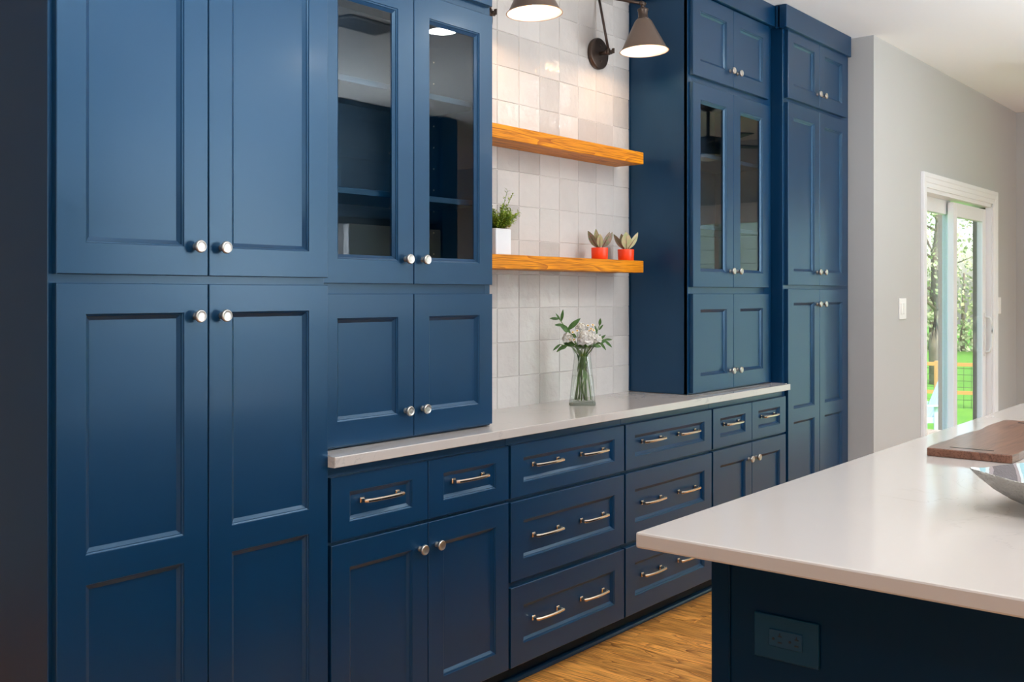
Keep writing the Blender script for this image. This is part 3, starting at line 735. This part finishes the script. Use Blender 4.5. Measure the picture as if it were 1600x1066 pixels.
sprig([(.01, .01, .02), (.005, 0, .19), (.045, 0, .245), (.075, 0, .262), (.090, 0, .262)],
      [(.066, 0, .258, .62, -.8, .048, .0055), (.085, 0, .262, .75, -.66, .046, .0055), (.088, 0, .262, 1, .02, .032, .0045), (.070, 0, .262, .7, .6, .030, .005), (.055, 0, .250, .6, .1, .04, .009), (.04, -.01, .24, .7, -.1, .035, .008)],
      'leafy sprig arching down at the right of the bouquet')
sprig([(.02, .01, .02), (.01, 0, .19), (.05, .01, .27), (.068, .01, .315), (.071, .01, .335)],
      [(.069, 0, .318, .1, 1, .030, .006), (.066, 0, .300, .6, .8, .028, .004), (.060, 0, .285, -.3, 1, .036, .004), (.052, 0, .27, .9, .5, .026, .004), (.045, 0, .262, -.5, .8, .04, .007)],
      'upright thin leafy sprig at the right of the bouquet')
# extra greenery packed in the neck
t = thing('leafy_sprig', V0[:], 'dense dark greenery filling the neck of the vase', 'foliage')
b = MB(); rn = random.Random(12)
for k in range(9):
    a = rn.uniform(0, 2*PI); b.tube([(.03*math.cos(a)*rn.uniform(.3, 1.1), .03*math.sin(a), .018), (.012*math.cos(a+1), .012*math.sin(a+1), .12), (.012*math.cos(a+2), .012*math.sin(a+2), .2), (.03*math.cos(a+2), .03*math.sin(a+2), .24)], .0019, 6)
b.build('stem', STEM, t)
for k in range(20):
    a = rn.uniform(0, 2*PI); b = MB()
    leaf(b, (.012*math.cos(a), .012*math.sin(a), rn.uniform(.13, .2)), Vector((math.cos(a)*.25, math.sin(a)*.25, rn.choice((1, -1, .8)))), rn.uniform(.03, .05), .007, .05, n=5); b.build('leaf', LEAF, t)
for k in range(14):
    a = rn.uniform(0, 2*PI); b = MB()
    leaf(b, (.02*math.cos(a), .02*math.sin(a), .225), Vector((math.cos(a), math.sin(a), .45)), rn.uniform(.035, .05), .009, .15, n=5); b.build('leaf', LEAF, t)

# ------------------------------------------------------------------ cutting board and bowl on the island
t = thing('cutting_board', (3.32, .793, .9142), 'long walnut cutting board lying on the island slab', 'cutting board')
bm = bmesh.new(); xs = 14; L0, L1 = 2.914-3.32, 3.726-3.32
lft = [(L0+(L1-L0)*i/xs, .108+.0045*math.sin(i/xs*PI*2.2)+.004*math.sin(i*1.3)) for i in range(xs+1)]
rgt = [(L0+(L1-L0)*i/xs, -.109-.003*math.sin(i*1.1)) for i in range(xs, -1, -1)]
f = bm.faces.new([bm.verts.new((x, y_, 0)) for x, y_ in lft+rgt])
r = bmesh.ops.extrude_face_region(bm, geom=[f])
for v in [g for g in r['geom'] if isinstance(g, bmesh.types.BMVert)]: v.co.z = .0225
bmesh.ops.bevel(bm, geom=[e for e in bm.edges if abs(e.verts[0].co.z-e.verts[1].co.z) < 1e-5], offset=.0025, segments=2, affect='EDGES', profile=.5)
b = MB(); b.bm(bm); b.build('board', WALNUT, t)
b = MB(); b.box(2.958-3.32, 2.968-3.32, -.052, .062, .0215, .0228, .0005); b.build('grip_slot', BLACK, t)
b = MB(); b.box(3.655-3.32, 3.675-3.32, -.060, .050, .0215, .0228, .0005); b.build('grip_slot', BLACK, t)

HAMMER = mat('hammered_silver', (.52, .50, .46), .45, .35, bump=(170, 1.0, .010))
def bowl_paint():
    m, n, l, b = newmat('painted_bowl_inside')
    geo = n.new('ShaderNodeTexCoord')
    mp = n.new('ShaderNodeMapping'); mp.inputs['Rotation'].default_value = (0, 0, .35); mp.inputs['Scale'].default_value = (1, 1, 1)
    l.new(geo.outputs['Object'], mp.inputs[0])
    wv = n.new('ShaderNodeTexWave'); wv.inputs['Scale'].default_value = 2.4; wv.inputs['Distortion'].default_value = 1.2; wv.inputs['Detail'].default_value = 3; wv.inputs['Detail Scale'].default_value = 3
    l.new(mp.outputs[0], wv.inputs['Vector'])
    r = n.new('ShaderNodeValToRGB'); r.color_ramp.interpolation = 'CONSTANT'; e = r.color_ramp.elements
    e[0].position = 0; e[0].color = (.05, .032, .035, 1); e[1].position = .28; e[1].color = (.22, .17, .17, 1)
    for p, c_ in ((.45, (.45, .50, .50)), (.6, (.22, .40, .44)), (.8, (.62, .66, .64))):
        x = e.new(p); x.color = (*c_, 1)
    l.new(wv.outputs[0], r.inputs[0]); l.new(r.outputs[0], b.inputs['Base Color']); b.inputs['Roughness'].default_value = .4; b.inputs['Specular IOR Level'].default_value = .3
    t_ = n.new('ShaderNodeTexNoise'); t_.inputs['Scale'].default_value = 260; l.new(geo.outputs['Object'], t_.inputs['Vector'])
    bn = n.new('ShaderNodeBump'); bn.inputs['Strength'].default_value = .4; bn.inputs['Distance'].default_value = .003; l.new(t_.outputs[0], bn.inputs['Height']); l.new(bn.outputs[0], b.inputs['Normal'])
    return m
t = thing('decorative_bowl', (2.356, .433, .9142), 'hammered silver bowl with a painted inside, on the island slab', 'bowl', None, math.radians(129))
def bowlring(scale, z, lift):
    out = []; N = 48
    for k in range(N):
        a = 2*PI*k/N; ca, sa = math.cos(a), math.sin(a); p = 1.45
        r_ = (abs(ca)**p+abs(sa)**p)**(-1/p)
        corner = max(0, math.cos(2*a))**2
        corner2 = max(0, math.cos(a*4))**2
        out.append((.215*scale*r_*ca, .165*scale*r_*sa, z*1.25+lift*corner))
    return out
def rings(b, R, cap=False):
    N = 48; vs = sum(R, []); fs = [(i*N+k, i*N+(k+1) % N, (i+1)*N+(k+1) % N, (i+1)*N+k) for i in range(len(R)-1) for k in range(N)]
    if cap: fs.append(tuple(range(N)))
    b.add(vs, fs, True)
b = MB(); prof = [(.22, 0, 0), (.30, .001, 0), (.45, .008, 0), (.62, .020, .001), (.78, .035, .003), (.92, .050, .008), (1.0, .058, .014)]
rings(b, [bowlring(*p) for p in prof]+[bowlring(.992, .0595, .014)], True); b.build('outer_shell', HAMMER, t)
b = MB(); prof = [(.01, .0045, 0), (.30, .0050, 0), (.45, .012, 0), (.62, .024, .001), (.78, .039, .003), (.92, .0535, .008), (.992, .0595, .014)]
rings(b, [bowlring(*p) for p in prof], True); b.build('painted_inside', bowl_paint(), t)

# ------------------------------------------------------------------ sliding garden door
dr = bpy.data.objects.new('door_1', None); COL.objects.link(dr); dr.location = (7.37, 2.05, 0); tag(dr, 'white sliding glass garden door', None, None, 'structure')
hx = .77
b = MB(); prf = [(0, -.0005), (0, -.010), (.012, -.013), (.030, -.012), (.034, -.016), (.060, -.017), (.066, -.021), (.090, -.022), (.092, -.018), (.092, -.0005)]
vs = []
for o_, yy in prf: vs += [(-hx-o_, yy, 0), (-hx-o_, yy, DZ+o_), (hx+o_, yy, DZ+o_), (hx+o_, yy, 0)]
b.add(vs, [(i*4+k, i*4+k+1, i*4+5+k, i*4+4+k) for i in range(len(prf)-1) for k in range(3)])
b.build('casing', TRIM, dr)
b = MB(); b.box(-hx, -hx+.018, 0, .13, 0, DZ); b.box(hx-.012, hx, 0, .042, 0, DZ); b.box(-hx, hx, 0, .13, DZ-.025, DZ); b.box(-hx, hx, 0, .13, 0, .02)
b.build('jamb', TRIM, dr)
bx('outer_jamb', OLIVE, dr, hx-.014, hx, .042, .13, 0, DZ)
def slider(x0, x1, y0, y1, zt, st0, st1, name='door_panel'):
    b = MB(); b.box(x0, x0+st0, y0, y1, .02, zt, .002); b.box(x1-st1, x1, y0, y1, .02, zt, .002); b.box(x0+st0, x1-st1, y0, y1, zt-.095, zt, .002); b.box(x0+st0, x1-st1, y0, y1, .02, .14, .002)
    d = b.build(name, TRIM, dr); ym = (y0+y1)/2
    bx('glass_pane', GLASS, d, x0+st0-.003, x1-st1+.003, y0+.005, y0+.011, .138, zt-.093)
    return d
slider(-.75, .065, .090, .128, 2.0, .075, .060)
p = slider(-.045, .755, .038, .078, 1.985, .080, .085)
b = MB(); xh = .712; b.box(xh-.014, xh+.014, .030, .038, .90, 1.22, .003)
b.tube([(xh, .034, 1.19), (xh, .0, 1.185), (xh, -.014, 1.15), (xh, -.018, 1.06), (xh, -.014, .97), (xh, .0, .935), (xh, .034, .93)], .0085, 10)
b.build('pull_handle', PLASTIC, p)

def wall_switch(x, label, gangs):
    w = .058*gangs+.002 if gangs > 1 else .072
    t = thing('light_switch' if gangs > 1 else 'power_outlet', (x, 2.0498, 1.272), label, 'switch' if gangs > 1 else 'outlet')
    bx('cover_plate', PLASTIC, t, -w/2, w/2, -.007, 0, -.062, .062, .002)
    if gangs > 1:
        for i in range(gangs):
            c_ = (i-(gangs-1)/2)*.046; bx('rocker', PLASTIC, t, c_-.017, c_+.017, -.011, -.0065, -.033, .033, .0015)
    else:
        for z_ in (-.02, .02): bx('socket_face', PLASTIC, t, -.017, .017, -.0095, -.0065, z_-.015, z_+.015, .0015)
wall_switch(6.165, 'white double rocker switch on the wall left of the sliding door', 2)
wall_switch(8.335, 'white power outlet plate right of the sliding door', 1)

# ------------------------------------------------------------------ ceiling fittings
for i, (x, y_) in enumerate(CANS):
    t = thing('recessed_ceiling_light', (x, y_, CZ-.001), 'round recessed ceiling light mirrored in the right pane of the left hutch' if i == 1 else 'round white recessed ceiling light outside the frame', 'lamp', None if i == 1 else 'recessed ceiling lights')
    b = MB(); b.lathe([(.088, 0), (.088, -.004), (.076, -.007), (.070, -.004)], 32, cap0=False, cap1=False); b.build('trim_ring', PLASTIC, t)
    b = MB(); b.lathe([(.071, -.0035), (.0005, -.0035)], 32, cap0=False, cap1=False); b.build('lens', CANLENS, t)
    light('recessed_light', 'AREA', (x, y_, CZ-.010), (0, 0, 0), CAN_W, (1, .965, .92), shape='DISK', size=.15)
t = thing('ceiling_vent', (3.75, .42, CZ-.001), 'slatted ceiling air vent mirrored in the left hutch glass', 'vent')
b = MB(); b.box(-.19, .19, -.11, -.085, -.008, 0, .002); b.box(-.19, .19, .085, .11, -.008, 0, .002); b.box(-.19, -.165, -.085, .085, -.008, 0, .002); b.box(.165, .19, -.085, .085, -.008, 0, .002)
b.build('frame', mat('vent_grey', (.22, .23, .24), .5), t)
bx('duct', BLACK, t, -.165, .165, -.085, .085, -.0015, 0)
for k in range(9): bx('slat', STEEL, t, -.165, .165, -.080+k*.019, -.072+k*.019, -.007, -.002)
t = thing('ceiling_fan', (6.95, .75, CZ-.001), 'black ceiling fan mirrored in the right hutch glass', 'fan')
FANB = mat('matt_black_metal', (.012, .012, .014), .45)
b = MB(); b.lathe([(.07, 0), (.07, -.03), (.03, -.06), (.013, -.06), (.013, -.24), (.04, -.26)], 24); b.build('down_rod', FANB, t)
b = MB(); b.lathe([(.03, -.25), (.10, -.265), (.12, -.29), (.12, -.36), (.09, -.39), (.0005, -.395)], 28); b.build('motor', FANB, t)
b = MB(); b.lathe([(.085, -.392), (.08, -.42), (.04, -.435), (.0005, -.437)], 24); b.build('lamp_bowl', WPOT, t)
for k in range(4):
    a = math.radians(35+90*k); b = MB(); b.box(.10, .60, -.055, .055, -.318, -.310, .002)
    o = b.build('blade', FANB, t); o.rotation_euler = (0, 0, a)

# ------------------------------------------------------------------ opposite kitchen run (mirrored in the glass doors)
OY = -1.855
def opp_cab(x0, x1, z0, z1, depth, label, rows, name='wall_cabinet'):
    t = thing(name, ((x0+x1)/2, OY, z0), label, 'cabinet', None, PI); w = (x1-x0)/2
    b = MB(); b.box(-w, w, -depth, 0, 0 if z0 > .1 else .1, z1-z0, .001); b.build('carcass', BLUE, t)
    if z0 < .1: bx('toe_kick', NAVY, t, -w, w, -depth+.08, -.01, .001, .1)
    for (a, c_, kz) in rows: pair(t, -w+.008, 0, w-.008, a, c_, -depth-.02, kz)
    return t
opp_cab(5.03, 6.09, 1.93, 2.795, .62, 'blue cabinet over the fridge opposite, mirrored in glass', [(.012, .42, .09), (.44, .80, .51)])
for i in range(4):
    x1_ = 5.03-i*.85; x0_ = x1_-.848
    names = ['beside the fridge', 'second from the fridge', 'third from the fridge', 'farthest from the fridge']
    opp_cab(x0_, x1_, .0, .884, .60, 'blue base cabinet of the opposite run, '+names[i], [(.104, .86, .78)], 'base_cabinet')
    if i > 1: opp_cab(x0_, x1_, 1.40, 2.795, .34, 'blue wall cabinet of the opposite run, '+names[i], [(.01, .92, .09), (.94, 1.38, 1.01)])
b = MB(); b.box(1.64, 5.028, OY+.002, OY+.635, .8845, .914, .003); tag(b.build('countertop', QUARTZ), 'pale quartz countertop of the opposite run', 'countertop')
w2 = bpy.data.objects.new('window_2', None); COL.objects.link(w2); w2.location = (3.95, -1.855, 1.15); tag(w2, 'white framed window over the sink of the opposite run', None, None, 'structure')
b = MB()
for (xa, xb, za, zb) in ((-.95, -.86, -.09, 1.39), (.86, .95, -.09, 1.39), (-.86, .86, 1.30, 1.39), (-.86, .86, -.09, 0)): b.box(xa, xb, 0, .025, za, zb)
b.build('casing', TRIM, w2)
bx('mullion', TRIM, w2, -.02, .02, .06, .075, 0, 1.3)
t = thing('end_panel_cabinet', (6.18, OY, 0), 'tall blue end panel at the side of the fridge', 'cabinet', None, PI)
bx('side_board', BLUE, t, -.085, .085, -.66, 0, .001, 2.79, .002)
bx('end_trim', BLUE, t, -.09, .09, -.67, -.655, .001, 2.79, .001)
t = thing('refrigerator', (5.56, OY, 0), 'stainless steel french-door refrigerator of the opposite run', 'refrigerator', None, PI)
bx('body', mat('fridge_side', (.2, .2, .21), .5, .4), t, -.49, .49, -.62, -.01, .02, 1.88, .004)
for s in (-1, 1):
    d = bx('door', STEEL, t, min(s*.003, s*.488), max(s*.003, s*.488), -.69, -.622, .72, 1.875, .006)
    b = MB(); b.tube([(s*.05, -.69, .85), (s*.05, -.735, .87), (s*.05, -.735, 1.55), (s*.05, -.69, 1.57)], .011, 10); b.build('handle', STEEL, d)
d = bx('freezer_drawer', STEEL, t, -.488, .488, -.69, -.622, .06, .71, .006)
b = MB(); b.tube([(-.38, -.69, .63), (-.36, -.735, .63), (.36, -.735, .63), (.38, -.69, .63)], .011, 10); b.build('handle', STEEL, d)

# ------------------------------------------------------------------ outdoors
def tagged(o, *a): return tag(o, *a)
GZ = -1.2
b = MB(); b.box(9.0, 90, 2.3, 70, GZ-.1, GZ); b.box(9.0, 90, -30, 2.3, GZ-.1, GZ); b.box(-20, 9.0, 2.9, 70, GZ-.1, GZ)
tag(b.build('lawn', GRASS), 'bright green lawn beyond the deck', 'lawn', None, 'structure')
# deck
dk = thing('deck', (8.9, 3.2, -.14), 'wooden garden deck outside the sliding door', 'deck')
bx('frame', DECKW, dk, -3.1, 2.85, -.72, .70, -.25, -.03)
dm = None
for k in range(11):
    b = MB() if dm is None else None
    if dm is None: b.box(-3.1, 2.85, -.065, .065, -.028, 0, .003); o = b.build('deck_board', DECKW, dk); dm = o.data
    else: o = link('deck_board', dm, dk)
    o.location = (0, -.66+k*.136, 0)
t = thing('porch_post', (12.35, 3.63, GZ), 'brown porch post seen through the left door pane', 'post')
b = MB(); b.box(-.05, .05, -.05, .05, 0, 4.6, .005); b.build('post', BROWNP, t); bx('post_cap', BROWNP, t, -.08, .08, -.08, .08, 4.6, 4.68, .005)
t = thing('siding_return', (9.15, 2.35, GZ), 'olive clad house corner seen through the right door pane', 'wall')
for k in range(26): bx('clapboard', OLIVE, t, -.02-.004, .25, -.17, .06, k*.152, k*.152+.150, .003)
bx('corner_board', OLIVE, t, -.035, .02, .06, .09, 0, 3.95, .003)
# fence
ft = thing('garden_fence', (24, 7.2, GZ), 'orange cedar post and rail garden fence with dark wire', 'fence')
import itertools
for k in range(-4, 7):
    b = MB(); b.box(-.05, .05, -.05, .05, 0, 1.05, .005); o = b.build('post', CEDAR, ft); o.location = (-.55*k, 1.9*k, 0)
fx0, fy0, fx1, fy1 = 2.2, -7.6, -3.3, 11.4
for zz in (.98, .35):
    b = MB(); b.tube([(fx0, fy0, zz), (fx1, fy1, zz)], .055, 4, False); b.build('rail', CEDAR, ft)
b = MB()
for j in range(1, 7): b.tube([(fx0, fy0, .05+j*.14), (fx1, fy1, .05+j*.14)], .006, 3)
for j in range(130):
    u = j/129; b.tube([(fx0+(fx1-fx0)*u, fy0+(fy1-fy0)*u, .0), (fx0+(fx1-fx0)*u, fy0+(fy1-fy0)*u, .95)], .005, 3)
tag(b.build('wire_mesh', WIRE, ft), kind='stuff')
# white adirondack chair
t = thing('garden_chair', (19.0, 6.11, GZ), 'white slatted garden chair on the lawn', 'chair', None, math.radians(215))
for k in range(6):
    b = MB(); b.box(-.30+k*.103, -.30+k*.103+.085, -.012, .012, .0, .72, .004); o = b.build('back_slat', WCHAIR, t); o.location = (0, .28, .32); o.rotation_euler = (math.radians(-22), 0, 0)
for k in range(6): bx('seat_slat', WCHAIR, t, -.30, .31, -.30+k*.095, -.30+k*.095+.08, .36-k*.012, .385-k*.012, .003)
for s in (-1, 1):
    bx('arm', WCHAIR, t, s*.36-.06, s*.36+.06, -.38, .36, .56, .585, .004)
    bx('leg', WCHAIR, t, s*.33-.02, s*.33+.02, -.34, -.24, 0, .56, .003)
    bx('leg', WCHAIR, t, s*.33-.02, s*.33+.02, .25, .35, 0, .56, .003)
    bx('side_rail', WCHAIR, t, s*.31-.012, s*.31+.012, -.34, .40, .26, .36, .003)
# trees
def tree(x, y_, h, label, seed, leafn=3300, crown=(2.6, 3.4), lean=0):
    rn = random.Random(seed); t = thing('tree', (x, y_, GZ), label, 'tree', 'trees at the end of the garden')
    b = MB(); pts = []; 
    for k in range(7): pts.append((lean*k/6*h*.12+rn.uniform(-.08, .08), rn.uniform(-.08, .08), h*k/6*.92))
    b.tube(pts, [.20-.025*k for k in range(7)], 8); b.build('trunk', BARK, t)
    b = MB(); tips = []
    for k in range(26):
        u = rn.uniform(.22, .95); i = int(u*6); p = Vector(pts[i]).lerp(Vector(pts[min(i+1, 6)]), u*6-i); a = rn.uniform(0, 2*PI); L = (1.1-u*.6)*crown[0]*rn.uniform(.6, 1.1)
        q = p; r = .06*(1.2-u); seg = [q]; dirv = Vector((math.cos(a), math.sin(a), rn.uniform(.1, .7))).normalized()
        for s in range(4):
            dirv = (dirv+Vector((rn.uniform(-.3, .3), rn.uniform(-.3, .3), rn.uniform(-.1, .3)))).normalized(); q = q+dirv*L/4; seg.append(q); tips.append(q)
        b.tube([tuple(s) for s in seg], [r, r*.8, r*.6, r*.4, r*.2], 5)
    b.build('branches', BARK, t)
    b = MB(); vs = []; fs = []
    for k in range(leafn):
        c = rn.choice(tips)+Vector((rn.gauss(0, .42), rn.gauss(0, .42), rn.gauss(0, .38))); s = rn.uniform(.03, .075)
        a_ = Vector((rn.gauss(0, 1), rn.gauss(0, 1), rn.gauss(0, 1))).normalized(); c2 = a_.orthogonal().normalized()*s; c3 = a_.cross(c2).normalized()*s*.6
        n0 = len(vs); vs += [c-c2, c-c3, c+c2, c+c3]; fs.append((n0, n0+1, n0+2, n0+3))
    b.add(vs, fs); tag(b.build('foliage', SPRING, t), kind='stuff')
spots = [(30, 9.0, 8), (36, 12.6, 9), (37.5, 7.2, 9), (43, 10.6, 10.5), (37.5, 17.0, 10), (30.5, 4.0, 8)]
for i, (x, y_, h) in enumerate(spots): tree(x, y_, h, 'pale spring tree beyond the garden fence', 20+i)
# hedge of scrub behind
t = thing('hedgerow', (48, 14, GZ), 'dense pale scrub closing the end of the garden', 'hedge')
b = MB(); rn = random.Random(99); vs = []; fs = []
for k in range(24000):
    u = rn.random(); c = Vector((6-12*u+rn.gauss(0, .8), -18+36*u, abs(rn.gauss(0, 2.0)))); s = rn.uniform(.06, .14)
    a_ = Vector((rn.gauss(0, 1), rn.gauss(0, 1), rn.gauss(0, 1))).normalized(); c2 = a_.orthogonal().normalized()*s; c3 = a_.cross(c2).normalized()*s*.6
    n0 = len(vs); vs += [c-c2, c-c3, c+c2, c+c3]; fs.append((n0, n0+1, n0+2, n0+3))
b.add(vs, fs); tag(b.build('foliage', SPRING, t), kind='stuff')
b = MB(); 
for k in range(30): b.tube([(6-12*k/29, -18+36*k/29, 0), (6-12*k/29+.3, -18+36*k/29, 3.5)], [.12, .04], 5)
b.build('branches', BARK, t)
# overhanging branch near the door top
# neighbour house seen (mirrored) through the end wall window
t = thing('neighbour_house', (13.6, -2.4, GZ), 'pale green clapboard house mirrored in the right hutch glass', 'house')
for k in range(20): bx('clapboard', PALESIDE, t, -.03-.012*(k % 1), 3.5, -3.4, 2.1, k*.2, k*.2+.196, .004)
bx('fascia', TRIM, t, -.25, 3.7, -3.6, 2.3, 4.0, 4.25, .01)
b = MB(); b.add([(-.4, -3.7, 4.25), (3.9, -3.7, 4.25), (3.9, 2.4, 4.25), (-.4, 2.4, 4.25), (1.75, -3.7, 6), (1.75, 2.4, 6)], [(0, 1, 2, 3), (0, 4, 5, 3), (1, 2, 5, 4), (0, 1, 4), (3, 5, 2)])
b.build('roof', mat('grey_roof', (.12, .12, .13), .8), t)
